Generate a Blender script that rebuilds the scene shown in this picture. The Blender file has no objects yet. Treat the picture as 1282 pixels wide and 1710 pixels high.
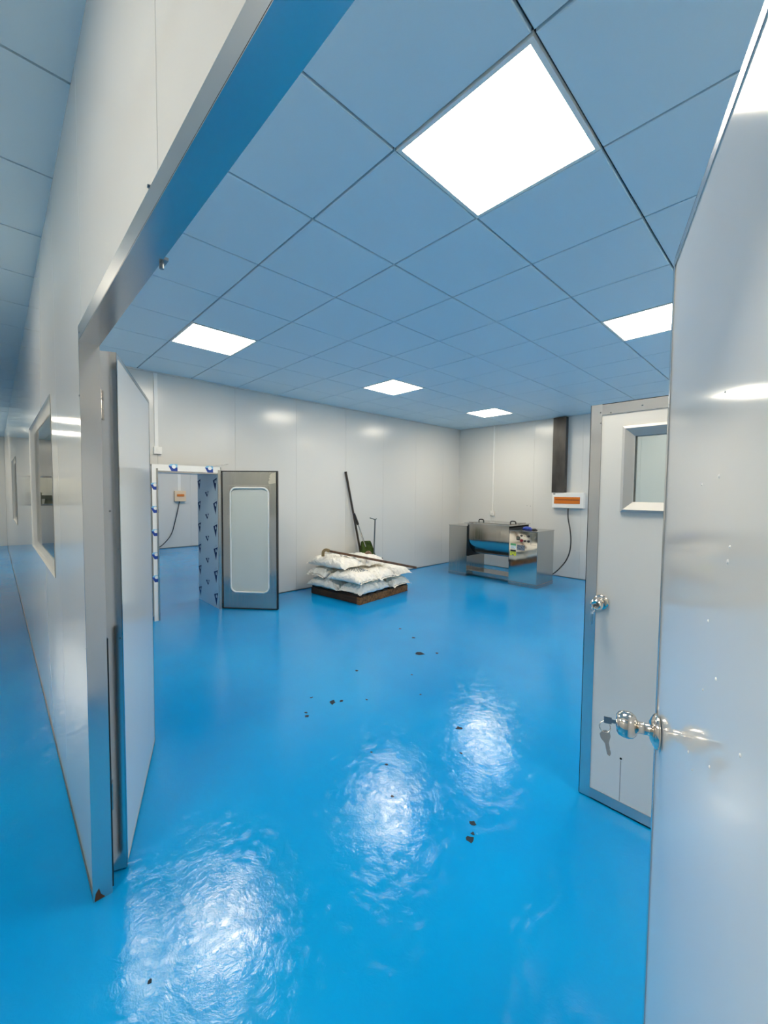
import bpy, bmesh, math, random
from mathutils import Vector, Matrix, noise

S = bpy.context.scene
COL = S.collection
random.seed(4)

# ------------------------------------------------------------------ camera
def set_camera():
    f, az, el, ro = 678.504867, 2.37672062, -0.0473945439, 0.00879406789
    d = Vector((math.cos(el) * math.cos(az), math.cos(el) * math.sin(az), math.sin(el)))
    r = Vector((math.sin(az), -math.cos(az), 0.0))
    u = r.cross(d)
    r2 = r * math.cos(ro) + u * math.sin(ro)
    u2 = u * math.cos(ro) - r * math.sin(ro)
    cd = bpy.data.cameras.new('camera')
    cd.sensor_fit = 'HORIZONTAL'
    cd.sensor_width = 36.0
    cd.lens = f * 36.0 / 1282.0
    cd.clip_start = 0.02
    cd.clip_end = 60
    c = bpy.data.objects.new('camera', cd)
    COL.objects.link(c)
    m = Matrix((r2, u2, -d)).transposed().to_4x4()
    m.translation = Vector((0, 0, 1.53))
    c.matrix_world = m
    S.camera = c
set_camera()

# ------------------------------------------------------------------ world, exposure
W = bpy.data.worlds.new('world'); S.world = W; W.use_nodes = True
W.node_tree.nodes['Background'].inputs[0].default_value = (0.6, 0.7, 0.8, 1)
W.node_tree.nodes['Background'].inputs[1].default_value = 0.1
S.view_settings.view_transform = 'Standard'
S.view_settings.look = 'None'
S.view_settings.gamma = 1.0
S.view_settings.use_curve_mapping = False
S.view_settings.exposure = 1.40
S.cycles.max_bounces = 14
S.cycles.diffuse_bounces = 8
S.cycles.glossy_bounces = 6
S.cycles.transparent_max_bounces = 12
S.cycles.sample_clamp_indirect = 6.0
S.cycles.caustics_reflective = False
S.cycles.caustics_refractive = False
LIGHT_COLOR = (1.0, 0.895, 0.715, 1)
LIGHT_STRENGTH = 13.0

CEIL = 2.947

# ------------------------------------------------------------------ materials
def new_mat(name):
    m = bpy.data.materials.new(name); m.use_nodes = True
    return m, m.node_tree, m.node_tree.nodes['Principled BSDF']

def lin(r, g, b):
    def f(c):
        c /= 255.0
        return c / 12.92 if c <= 0.04045 else ((c + 0.055) / 1.055) ** 2.4
    return (f(r), f(g), f(b), 1)

def pbr(name, col, rough=0.5, metal=0.0, spec=0.5, bump=None, rvar=None, cvar=None, coat=0.0):
    """bump / rvar / cvar = (scale xyz, amount[, distance])"""
    m, t, p = new_mat(name)
    p.inputs['Base Color'].default_value = col
    p.inputs['Roughness'].default_value = rough
    p.inputs['Metallic'].default_value = metal
    p.inputs['Specular IOR Level'].default_value = spec
    if coat: 
        p.inputs['Coat Weight'].default_value = coat
        p.inputs['Coat Roughness'].default_value = 0.08
    tc = t.nodes.new('ShaderNodeTexCoord')
    def nz(scale, det=3):
        mp = t.nodes.new('ShaderNodeMapping'); mp.inputs['Scale'].default_value = scale
        n = t.nodes.new('ShaderNodeTexNoise'); n.inputs['Scale'].default_value = 1.0; n.inputs['Detail'].default_value = det
        t.links.new(tc.outputs['Object'], mp.inputs['Vector']); t.links.new(mp.outputs[0], n.inputs['Vector'])
        return n
    if bump:
        n = nz(bump[0]); b = t.nodes.new('ShaderNodeBump')
        b.inputs['Strength'].default_value = bump[1]; b.inputs['Distance'].default_value = bump[2] if len(bump) > 2 else 0.01
        t.links.new(n.outputs['Fac'], b.inputs['Height']); t.links.new(b.outputs[0], p.inputs['Normal'])
    if rvar:
        n = nz(rvar[0]); mr = t.nodes.new('ShaderNodeMapRange')
        mr.inputs['From Min'].default_value = 0.3; mr.inputs['From Max'].default_value = 0.7
        mr.inputs['To Min'].default_value = max(0.01, rough - rvar[1]); mr.inputs['To Max'].default_value = rough + rvar[1]
        t.links.new(n.outputs['Fac'], mr.inputs['Value']); t.links.new(mr.outputs[0], p.inputs['Roughness'])
    if cvar:
        n = nz(cvar[0]); mx = t.nodes.new('ShaderNodeMixRGB')
        mx.inputs[1].default_value = col
        mx.inputs[2].default_value = tuple(c * cvar[1] for c in col[:3]) + (1,)
        cr = t.nodes.new('ShaderNodeMapRange'); cr.inputs['From Min'].default_value = 0.4; cr.inputs['From Max'].default_value = 0.65
        t.links.new(n.outputs['Fac'], cr.inputs['Value']); t.links.new(cr.outputs[0], mx.inputs[0])
        t.links.new(mx.outputs[0], p.inputs['Base Color'])
    return m

M = {}
M['panel'] = pbr('wall_panel_coat', (0.67, 0.66, 0.63, 1), 0.2, 0, 0.5, bump=((70, 70, 0.7), 0.015, 0.003), rvar=((3, 3, 0.8), 0.04))
M['panel_gloss'] = pbr('door_panel_coat', (0.68, 0.675, 0.655, 1), 0.085, 0, 0.55, bump=((5, 5, 2), 0.006, 0.004))
M['core'] = pbr('joint_core_grey', (0.22, 0.22, 0.22, 1), 0.6)  # grey of the wall core, seen in the panel joints
M['tile'] = pbr('ceiling_tile_coat', (0.61, 0.76, 0.84, 1), 0.5, 0, 0.2, bump=((400, 400, 400), 0.05, 0.001))
M['tilegap'] = pbr('ceiling_joint_dark', (0.004, 0.007, 0.014, 1), 0.6)
M['alu'] = pbr('brushed_aluminium', (0.62, 0.615, 0.61, 1), 0.17, 0.97, 0.5, rvar=((12, 12, 0.5), 0.03))
M['alux'] = pbr('brushed_aluminium_long', (0.55, 0.545, 0.54, 1), 0.2, 0.92, 0.5, rvar=((0.5, 12, 12), 0.02))
M['coving'] = pbr('light_coving_aluminium', (0.72, 0.71, 0.68, 1), 0.25, 0.35, 0.5)
M['alum'] = pbr('matt_aluminium', (0.50, 0.50, 0.49, 1), 0.5, 0.15, 0.3)
M['steel'] = pbr('polished_stainless', (0.70, 0.66, 0.60, 1), 0.07, 1.0, 0.5, bump=((2.2, 2.2, 2.2), 0.05, 0.02))
M['steelb'] = pbr('brushed_stainless', (0.47, 0.455, 0.43, 1), 0.16, 1.0, 0.5, rvar=((90, 90, 2), 0.06))
M['chrome'] = pbr('satin_chrome', (0.72, 0.66, 0.60, 1), 0.12, 1.0)
M['keymetal'] = pbr('key_nickel', (0.32, 0.34, 0.35, 1), 0.3, 1.0)
M['black'] = pbr('black_rubber', (0.012, 0.012, 0.013, 1), 0.5)
M['darkgap'] = pbr('dark_inside', (0.01, 0.01, 0.01, 1), 0.9)
M['white'] = pbr('white_plastic', (0.80, 0.79, 0.76, 1), 0.35)
M['duct'] = pbr('dark_duct_metal', (0.030, 0.027, 0.024, 1), 0.4, 0.2, bump=((40, 40, 2), 0.2, 0.003), cvar=((6, 6, 2), 2.2))
M['orange'] = pbr('amber_plastic', (0.62, 0.17, 0.02, 1), 0.2)
M['amberdark'] = pbr('amber_plastic_dark', (0.16, 0.03, 0.01, 1), 0.3)
M['tan'] = pbr('beige_plastic', (0.78, 0.60, 0.42, 1), 0.4)
M['sack'] = pbr('woven_sack_white', (0.86, 0.83, 0.77, 1), 0.5, 0, 0.4, bump=((17, 17, 17), 0.95, 0.04))
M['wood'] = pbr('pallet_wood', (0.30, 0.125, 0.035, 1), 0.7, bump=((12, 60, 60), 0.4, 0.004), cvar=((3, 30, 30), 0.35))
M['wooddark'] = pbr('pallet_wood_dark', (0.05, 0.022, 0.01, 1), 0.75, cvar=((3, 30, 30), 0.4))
M['brownbar'] = pbr('brown_painted_steel', (0.095, 0.05, 0.028, 1), 0.45, 0.2, cvar=((20, 20, 20), 2.0))
M['tanbar'] = pbr('worn_brass_brown', (0.30, 0.20, 0.085, 1), 0.45, 0.3)
M['handle'] = pbr('dark_wood_handle', (0.035, 0.026, 0.018, 1), 0.45)
M['green'] = pbr('green_plastic', (0.12, 0.19, 0.035, 1), 0.45, cvar=((12, 12, 12), 0.35))
M['bristle'] = pbr('tan_bristles', (0.26, 0.17, 0.12, 1), 0.9, bump=((150, 150, 30), 0.8, 0.006), cvar=((90, 90, 10), 0.4))
M['greymetal'] = pbr('grey_rod_metal', (0.16, 0.19, 0.20, 1), 0.35, 0.7)
M['filmblue'] = pbr('blue_tint_film_on_steel', (0.50, 0.63, 0.71, 1), 0.3, 0.1, 0.5, bump=((25, 25, 6), 0.08, 0.003))
M['filmwhite'] = pbr('white_protective_film', (0.83, 0.81, 0.77, 1), 0.4, bump=((30, 30, 30), 0.15, 0.004))
M['logo'] = pbr('logo_dark_blue', (0.012, 0.05, 0.30, 1), 0.4)
M['logolight'] = pbr('logo_light_blue', (0.22, 0.50, 0.72, 1), 0.4)
M['logodark'] = pbr('logo_navy', (0.008, 0.03, 0.11, 1), 0.6, 0, 0.1)
M['logopale'] = pbr('logo_pale_blue', (0.42, 0.55, 0.64, 1), 0.35)
M['gasket'] = pbr('white_gasket', (0.85, 0.84, 0.80, 1), 0.4)
M['red'] = pbr('red_button', (0.30, 0.01, 0.015, 1), 0.3)
M['btn'] = pbr('dark_button', (0.04, 0.03, 0.03, 1), 0.3)
M['yellow'] = pbr('yellow_label', (0.72, 0.70, 0.03, 1), 0.4)
M['labelgreen'] = pbr('green_label', (0.10, 0.36, 0.14, 1), 0.4)
M['labelwhite'] = pbr('white_label', (0.75, 0.80, 0.76, 1), 0.4)
M['plate'] = pbr('dark_name_plate', (0.07, 0.075, 0.085, 1), 0.4, cvar=((60, 1, 60), 4.0))
M['bluebag'] = pbr('blue_plastic_bag', (0.01, 0.05, 0.38, 1), 0.3)
M['lightbag'] = pbr('light_blue_plastic_bag', (0.30, 0.50, 0.70, 1), 0.3)
M['cable'] = pbr('dark_cable', (0.02, 0.022, 0.024, 1), 0.5)
M['ink'] = pbr('grey_print', (0.16, 0.17, 0.18, 1), 0.6)
M['print'] = pbr('faded_print', (0.33, 0.35, 0.37, 1), 0.6)
M['chip'] = pbr('chipped_floor_patch', (0.018, 0.03, 0.045, 1), 0.8, 0, 0.2)
M['rust'] = pbr('rusty_dirt', (0.10, 0.035, 0.015, 1), 0.9)
M['glue'] = pbr('dried_glue', (0.75, 0.75, 0.74, 1), 0.25)
M['machine'] = pbr('machine_casting', (0.20, 0.21, 0.15, 1), 0.4, 0.2)

def mat_floor():
    m, t, p = new_mat('blue_epoxy_floor')
    p.inputs['Specular IOR Level'].default_value = 0.38
    tc = t.nodes.new('ShaderNodeTexCoord')
    def nz(sc, det, rough=0.5):
        n = t.nodes.new('ShaderNodeTexNoise'); n.inputs['Scale'].default_value = sc; n.inputs['Detail'].default_value = det
        n.inputs['Roughness'].default_value = rough
        t.links.new(tc.outputs['Object'], n.inputs['Vector']); return n
    # colour: slight mottling of the paint coat
    n1 = nz(0.9, 4); mx = t.nodes.new('ShaderNodeMixRGB')
    mx.inputs[1].default_value = (0.0, 0.235, 0.585, 1); mx.inputs[2].default_value = (0.0, 0.285, 0.65, 1)
    mr = t.nodes.new('ShaderNodeMapRange'); mr.inputs['From Min'].default_value = 0.35; mr.inputs['From Max'].default_value = 0.65
    t.links.new(n1.outputs['Fac'], mr.inputs['Value']); t.links.new(mr.outputs[0], mx.inputs[0]); t.links.new(mx.outputs[0], p.inputs['Base Color'])
    # trowel waves + orange peel
    n2 = nz(4.0, 3); n2.inputs['Distortion'].default_value = 0.4
    n3 = nz(38.0, 3, 0.6)
    b1 = t.nodes.new('ShaderNodeBump'); b1.inputs['Strength'].default_value = 0.07; b1.inputs['Distance'].default_value = 0.03
    b2 = t.nodes.new('ShaderNodeBump'); b2.inputs['Strength'].default_value = 0.10; b2.inputs['Distance'].default_value = 0.004
    n4 = nz(14.0, 5, 0.65); n4.inputs['Distortion'].default_value = 2.5
    b3 = t.nodes.new('ShaderNodeBump'); b3.inputs['Strength'].default_value = 0.2; b3.inputs['Distance'].default_value = 0.006
    t.links.new(n2.outputs['Fac'], b1.inputs['Height']); t.links.new(n3.outputs['Fac'], b2.inputs['Height']); t.links.new(n4.outputs['Fac'], b3.inputs['Height'])
    t.links.new(b1.outputs[0], b2.inputs['Normal']); t.links.new(b2.outputs[0], b3.inputs['Normal']); t.links.new(b3.outputs[0], p.inputs['Normal'])
    n5 = nz(3.0, 4); r = t.nodes.new('ShaderNodeMapRange'); r.inputs['From Min'].default_value = 0.35; r.inputs['From Max'].default_value = 0.7
    r.inputs['To Min'].default_value = 0.08; r.inputs['To Max'].default_value = 0.17
    t.links.new(n5.outputs['Fac'], r.inputs['Value']); t.links.new(r.outputs[0], p.inputs['Roughness'])
    return m
M['floor'] = mat_floor()

def mat_emit():
    m, t, p = new_mat('lit_led_diffuser')
    p.inputs['Base Color'].default_value = (0.8, 0.8, 0.8, 1)
    p.inputs['Emission Color'].default_value = LIGHT_COLOR
    p.inputs['Emission Strength'].default_value = LIGHT_STRENGTH
    return m
M['led'] = mat_emit()

def mat_glass(name, tint=(1, 1, 1, 1), rough=0.0, body=None, bodyfac=0.0, ior=1.5):
    m = bpy.data.materials.new(name); m.use_nodes = True; t = m.node_tree; t.nodes.clear()
    out = t.nodes.new('ShaderNodeOutputMaterial'); tr = t.nodes.new('ShaderNodeBsdfTransparent'); gl = t.nodes.new('ShaderNodeBsdfGlossy')
    tr.inputs[0].default_value = tint; gl.inputs['Roughness'].default_value = rough
    fr = t.nodes.new('ShaderNodeFresnel'); fr.inputs[0].default_value = ior
    base = tr
    if body:
        df = t.nodes.new('ShaderNodeBsdfDiffuse'); df.inputs[0].default_value = body
        mb = t.nodes.new('ShaderNodeMixShader'); mb.inputs[0].default_value = bodyfac
        t.links.new(tr.outputs[0], mb.inputs[1]); t.links.new(df.outputs[0], mb.inputs[2]); base = mb
    mx = t.nodes.new('ShaderNodeMixShader')
    t.links.new(fr.outputs[0], mx.inputs[0]); t.links.new(base.outputs[0], mx.inputs[1]); t.links.new(gl.outputs[0], mx.inputs[2]); t.links.new(mx.outputs[0], out.inputs[0])
    return m
M['glass'] = mat_glass('window_glass', (0.95, 0.975, 0.97, 1), ior=1.75)
M['frost'] = mat_glass('frosted_glass', (0.8, 0.86, 0.84, 1), 0.12, (0.62, 0.655, 0.61, 1), 0.92)

# ------------------------------------------------------------------ helpers
def box(bm, x0, x1, y0, y1, z0, z1, bevel=0.0):
    g = bmesh.ops.create_cube(bm, size=1.0)
    vs = g['verts']
    for v in vs:
        v.co = Vector(((x0 + x1) / 2 + v.co.x * (x1 - x0), (y0 + y1) / 2 + v.co.y * (y1 - y0), (z0 + z1) / 2 + v.co.z * (z1 - z0)))
    if bevel:
        es = {e for v in vs for e in v.link_edges}
        bmesh.ops.bevel(bm, geom=list(es), offset=bevel, segments=2, profile=0.5, affect='EDGES')

def B(*a, bevel=0.0):
    bm = bmesh.new()
    box(bm, *a, bevel=bevel)
    return bm

def cyl(bm, p, q, r, r2=None, n=16, caps=True):
    p, q = Vector(p), Vector(q); d = q - p
    g = bmesh.ops.create_cone(bm, cap_ends=caps, segments=n, radius1=r, radius2=r if r2 is None else r2, depth=d.length)
    rot = Vector((0, 0, 1)).rotation_difference(d.normalized()).to_matrix().to_4x4()
    bmesh.ops.transform(bm, matrix=Matrix.Translation((p + q) / 2) @ rot, verts=g['verts'])

def tube(bm, pts, r, n=8):
    pts = [Vector(p) for p in pts]
    rings = []; up = Vector((0.13, 0.2, 0.97)).normalized()
    for i, p in enumerate(pts):
        t = (pts[min(i + 1, len(pts) - 1)] - pts[max(i - 1, 0)]).normalized()
        a = t.cross(up)
        if a.length < 0.1: a = t.cross(Vector((1, 0, 0)))
        a.normalize(); b = t.cross(a)
        rings.append([bm.verts.new(p + r * (math.cos(2 * math.pi * k / n) * a + math.sin(2 * math.pi * k / n) * b)) for k in range(n)])
    for i in range(len(rings) - 1):
        for k in range(n):
            bm.faces.new((rings[i][k], rings[i][(k + 1) % n], rings[i + 1][(k + 1) % n], rings[i + 1][k]))
    bm.faces.new(rings[0][::-1]); bm.faces.new(rings[-1])

def smooth_path(ctrl, n=10):
    P = [Vector(c) for c in ctrl]; P = [P[0]] + P + [P[-1]]; out = []
    for i in range(1, len(P) - 2):
        for k in range(n):
            t = k / n
            a, b, c, d = P[i - 1], P[i], P[i + 1], P[i + 2]
            out.append(0.5 * ((2 * b) + (-a + c) * t + (2 * a - 5 * b + 4 * c - d) * t * t + (-a + 3 * b - 3 * c + d) * t ** 3))
    out.append(P[-2]); return out

def lathe(bm, prof, axis_m, n=28):
    """prof: list (r, h) along local z; axis_m: matrix"""
    rings = []
    for r, h in prof:
        rings.append([bm.verts.new(axis_m @ Vector((max(r, 1e-4) * math.cos(2 * math.pi * k / n), max(r, 1e-4) * math.sin(2 * math.pi * k / n), h))) for k in range(n)])
    for i in range(len(rings) - 1):
        for k in range(n):
            bm.faces.new((rings[i][k], rings[i][(k + 1) % n], rings[i + 1][(k + 1) % n], rings[i + 1][k]))
    bm.faces.new(rings[0][::-1]); bm.faces.new(rings[-1])

def poly(bm, pts, thick):
    """flat polygon pts (3D) extruded by vector thick"""
    a = [bm.verts.new(Vector(p)) for p in pts]; b = [bm.verts.new(Vector(p) + Vector(thick)) for p in pts]
    n = len(a)
    bm.faces.new(a); bm.faces.new(b[::-1])
    for i in range(n): bm.faces.new((a[i], b[i], b[(i + 1) % n], a[(i + 1) % n]))

def mesh_of(name, bm, m):
    bmesh.ops.recalc_face_normals(bm, faces=bm.faces)
    me = bpy.data.meshes.new(name); bm.to_mesh(me); bm.free()
    me.materials.append(m); return me

def obj(name, bm, m, parent=None, smooth=False, label=None, kind=None):
    me = mesh_of(name, bm, m)
    if smooth:
        for p in me.polygons: p.use_smooth = True
        try: me.set_sharp_from_angle(angle=math.radians(smooth if smooth is not True else 40))
        except Exception: pass
    o = bpy.data.objects.new(name, me); COL.objects.link(o)
    if parent: o.parent = parent
    if label: o['label'] = label
    if kind: o['kind'] = kind
    return o

def tag(o, label, cat, group=None, kind=None):
    if label: o['label'] = label
    if cat: o['category'] = cat
    if group: o['group'] = group
    if kind: o['kind'] = kind
    return o

def thing(name, loc=(0, 0, 0), rotz=0.0, label=None, cat=None, group=None, kind=None):
    o = bpy.data.objects.new(name, None); COL.objects.link(o)
    o.location = loc; o.rotation_euler = (0, 0, rotz); o.empty_display_size = 0.1
    return tag(o, label, cat, group, kind)

def inst(name, me, parent, loc=(0, 0, 0)):
    o = bpy.data.objects.new(name, me); COL.objects.link(o); o.parent = parent; o.location = loc
    return o

# ------------------------------------------------------------------ floor
fl = tag(obj('floor', B(-18.1, 2.55, -1.9, 7.62, -0.12, 0.0), M['floor']), 'glossy bright blue epoxy floor', None, kind='structure')
chips = [(-2.338, 1.741, .035), (-2.31, 1.80, .018), (-2.354, 1.522, .014), (-2.31, 1.503, .02), (-2.50, 1.668, .014), (-1.513, 2.151, .028), (-1.353, 1.947, .012),
         (-1.017, 1.569, .018), (-0.973, 1.481, .022), (-0.985, 1.515, .010), (-1.583, 1.555, .010), (-1.723, 1.568, .010), (-2.501, 2.883, .055), (-2.40, 3.02, .02),
         (-3.121, 3.264, .02), (-2.626, 2.209, .018), (-2.83, 3.162, .022), (-1.39, 1.41, .010), (-2.20, 1.95, .012), (-1.359, 0.31, .010), (-2.25, 2.5, .012), (-1.98, 2.3, .012)]
for cx, cy, cr in chips:
    bm = bmesh.new(); n = 9; pts = []
    for k in range(n):
        a = 2 * math.pi * k / n; r = cr * random.uniform(0.45, 1.05)
        pts.append((cx + r * math.cos(a) * random.uniform(0.8, 1.2), cy + r * math.sin(a), 0.0002))
    poly(bm, pts, (0, 0, 0.0008))
    obj('paint_chip', bm, M['chip'], fl)

# ------------------------------------------------------------------ ceiling
TX0, TY0, TS = -1.2418, 1.2364, 0.6
GAP = 0.0052
regions = [(-5.45, 0.12, 0.281, 7.57), (-15.0, 2.5, -1.764, 0.231), (-11.75, -5.50, 0.281, 7.57)]
lights = {(-1, 0): 'main', (4, 0): 'main', (-1, 4): 'main', (4, 4): 'main', (4, 8): 'main', (-1, 8): 'main',
          (-1, -4): 'corr', (3, -4): 'corr', (15, -4): 'corr', (19, -4): 'corr',
          (9, 4): 'next', (14, 0): 'next', (14, 4): 'next', (9, 8): 'next'}
ce = tag(obj('ceiling', B(-15.1, 2.6, -1.85, 7.7, CEIL + 0.018, CEIL + 0.08), M['tilegap']), 'suspended ceiling of square metal tiles', None, kind='structure')
bm = bmesh.new(); box(bm, -0.3 + GAP, 0.3 - GAP, -0.3 + GAP, 0.3 - GAP, 0, 0.02)
bmesh.ops.bevel(bm, geom=[e for e in bm.edges if abs(e.verts[0].co.z) < 1e-6 and abs(e.verts[1].co.z) < 1e-6], offset=0.003, segments=1, affect='EDGES')
full_tile = mesh_of('ceiling_tile', bm, M['tile'])
for ri, (rx0, rx1, ry0, ry1) in enumerate(regions):
    for i in range(-8, 26):
        for j in range(-6, 12):
            x1 = TX0 - TS * i; x0 = x1 - TS; y0 = TY0 + TS * j; y1 = y0 + TS
            a0, a1, b0, b1 = max(x0, rx0), min(x1, rx1), max(y0, ry0), min(y1, ry1)
            if a1 - a0 < 0.012 or b1 - b0 < 0.012: continue
            if (i, j) in lights: continue
            if a1 - a0 > TS - 1e-4 and b1 - b0 > TS - 1e-4:
                inst('ceiling_tile', full_tile, ce, ((x0 + x1) / 2, (y0 + y1) / 2, CEIL))
            else:
                obj('ceiling_tile', B(a0 + GAP, a1 - GAP if a1 < rx1 else a1, b0 + GAP, b1 - GAP if b1 < ry1 else b1, CEIL, CEIL + 0.02), M['tile'], ce)

LL = {(-1, 0): 'big square ceiling light panel nearest the open doorway, closest overhead',
      (4, 0): 'square ceiling light panel at left, above the stainless window door',
      (-1, 4): 'square ceiling light panel at right, partly hidden by the near grey door leaf',
      (4, 4): 'square ceiling light panel in the middle distance above the sack pallet',
      (4, 8): 'farthest square ceiling light panel, above the stainless mixer'}
LL.update({(-1, 8): 'square ceiling light panel hidden behind the near grey door leaf, beyond the windowed leaf',
           (-1, -4): 'corridor ceiling light panel just behind the viewer', (3, -4): 'corridor ceiling light panel left of the viewer',
           (15, -4): 'corridor ceiling light panel reflected as the upper bright strip in the corridor wall',
           (19, -4): 'corridor ceiling light panel reflected as the lower bright strip in the corridor wall',
           (9, 4): 'ceiling light panel of the far room, nearest the stainless doorway', (14, 0): 'ceiling light panel of the far room, nearest the corridor wall',
           (14, 4): 'ceiling light panel of the far room, above the beige isolator box', (9, 8): 'ceiling light panel of the far room, in its back corner'})
def light(i, j, where):
    x1 = TX0 - TS * i; y0 = TY0 + TS * j
    lab = LL.get((i, j))
    t = thing('ceiling_light', (x1 - TS / 2, y0 + TS / 2, CEIL), 0, lab, 'ceiling light', {'main': 'ceiling light panels of the main room', 'corr': 'corridor ceiling light panels', 'next': 'ceiling light panels of the far room'}[where])
    bm = bmesh.new(); a, b = 0.2965, 0.279
    for s in ((-a, a, -a, -b), (-a, a, b, a), (-a, -b, -b, b), (b, a, -b, b)): box(bm, *s, -0.002, 0.016)
    obj('light_frame', bm, M['white'], t)
    obj('diffuser', B(-b, b, -b, b, 0.0, 0.012), M['led'], t)
for (i, j), w in lights.items(): light(i, j, w)

# ------------------------------------------------------------------ walls: full-thickness sandwich panels on a thin core
def wall(name, axis, c0, c1, seams, holes, z1=CEIL, label=None, mat='panel', z0=0.0):
    """axis 'x': wall plane at constant x (c0..c1), runs along y; seams = sorted run coordinates; holes (u0,u1,z0,z1)"""
    w = thing(name, kind='structure', label=label)
    def bb(u0, u1, a0, a1, za, zb, bev=0.0):
        return B(a0, a1, u0, u1, za, zb, bevel=bev) if axis == 'x' else B(u0, u1, a0, a1, za, zb, bevel=bev)
    g = 0.001
    inset = (c1 - c0) * 0.12
    core = bmesh.new()
    def rects(u0, u1):
        us = sorted({u0, u1} | {h for H in holes for h in H[:2] if u0 < h < u1})
        out = []
        for a, b in zip(us[:-1], us[1:]):
            hs = sorted([(H[2], H[3]) for H in holes if H[0] < (a + b) / 2 < H[1]])
            z = z0
            for ha, hb in hs:
                if ha > z: out.append((a, b, z, ha))
                z = hb
            if z < z1: out.append((a, b, z, z1))
        return out
    for s0, s1 in zip(seams[:-1], seams[1:]):
        rs = rects(s0, s1)
        bm = bmesh.new()
        for a, b, za, zb in rs:
            aa = a + (g if abs(a - s0) < 1e-6 else 0); bb_ = b - (g if abs(b - s1) < 1e-6 else 0)
            if axis == 'x':
                box(bm, c0, c1, aa, bb_, za, zb); box(core, c0 + inset, c1 - inset, a, b, za, zb)
            else:
                box(bm, aa, bb_, c0, c1, za, zb); box(core, a, b, c0 + inset, c1 - inset, za, zb)
        obj('wall_panel', bm, M[mat], w)
    obj('wall_core', core, M['core'], w)
    return w

DW0, DW1, DH = -1.775, 0.075, 2.09            # door opening in the front wall
W1 = (-4.60, -2.82, 1.05, 2.04); W2 = (-9.35, -7.65, 1.03, 1.995)
front_seams = [-15.0, -14.1, -13.2, -12.3, -11.4, -10.5, -9.6, -8.7, -7.4, -6.5, -5.6, -4.75, -3.4, -2.55, -1.74, -0.843, 0.06, 0.95, 1.75, 2.5]
wall('wall_front', 'y', 0.231, 0.281, front_seams, [(DW0, DW1, 0, DH), W1, W2], mat='panel_gloss', label='pale grey glossy panel wall with the door opening')
wall('wall_left', 'x', -5.50, -5.45, [0.281, 0.52, 1.44, 2.40, 3.36, 4.32, 5.20, 6.10, 6.97, 7.57], [(1.33, 2.12, 0, 1.85)], label='pale grey panel wall behind the pallet and stainless doorway')
wall('wall_back', 'y', 7.57, 7.62, [-11.8, -10.9, -10.0, -9.1, -8.2, -7.3, -6.4, -5.47, -4.6, -3.70, -2.80, -1.9, -1.0, -0.1, 0.17], [], label='pale grey panel wall behind the mixer')
wall('wall_right', 'x', 0.12, 0.17, [0.281, 0.9, 1.30, 2.19, 3.1, 4.0, 4.9, 5.8, 6.7, 7.57], [(1.30, 2.19, 0, 2.0)], label='pale grey panel wall at right')
wall('wall_far', 'x', -11.80, -11.75, [0.281, 1.2, 2.1, 3.0, 3.9, 4.8, 5.7, 6.6, 7.57], [], label='pale grey panel wall of the far room')
wall('wall_corridor_end', 'x', -15.05, -15.0, [-1.764, -0.9, 0.231], [(-1.72, -0.20, 1.08, 1.92)], label='panel wall closing the far end of the corridor')
wall('wall_corridor_near_end', 'x', 2.5, 2.55, [-1.764, -0.9, 0.281], [])
wall('wall_opposite', 'y', -1.814, -1.764, [-15.0, -14.0, -13.1, -12.1, -11.1, -10.1, -9.1, -8.1, -7.1, -6.3, -5.3, -4.4, -3.4, -2.4, -1.4, -0.5, 0.5, 1.5, 2.5], [])
# room beyond the window in the corridor's end wall (seen as a reflection in the glossy wall)
wall('wall_end_room', 'x', -18.0, -17.95, [-1.814, -0.8, 0.331], [])
wall('wall_end_room_left', 'y', -1.814, -1.764, [-17.95, -16.5, -15.05], [])
wall('wall_end_room_right', 'y', 0.281, 0.331, [-17.95, -16.5, -15.05], [])
tag(obj('ceiling_end_room', B(-18, -15.11, -1.8, 0.33, CEIL, CEIL + 0.05), M['tile']), None, None, kind='structure')
# small room behind the far door leaf
wall('wall_side_room', 'x', 2.0, 2.05, [0.281, 3.0], [])
wall('wall_side_room_back', 'y', 3.0, 3.05, [0.17, 2.0], [])
tag(obj('ceiling_side_room', B(0.17, 2.05, 0.28, 3.05, CEIL, CEIL + 0.017), M['tile']), None, None, kind='structure')

# window units: sloped rounded aluminium cove trim around a recessed pane
def cove_frame(bm, x0, x1, z0, z1, yo, yi, ww, seg=5):
    loops = []
    for k in range(seg + 1):
        a = k / seg * math.pi / 2
        off = ww * (1 - math.cos(a)); y = yo + (yi - yo) * math.sin(a)
        # bulging quarter round
        off = ww * (k / seg) ** 1.2; y = yo + (yi - yo) * (k / seg) ** 0.75
        loops.append([bm.verts.new((x, y, z)) for x, z in ((x0 + off, z0 + off), (x1 - off, z0 + off), (x1 - off, z1 - off), (x0 + off, z1 - off))])
    for a, b in zip(loops[:-1], loops[1:]):
        for k in range(4): bm.faces.new((a[k], a[(k + 1) % 4], b[(k + 1) % 4], b[k]))

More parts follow.
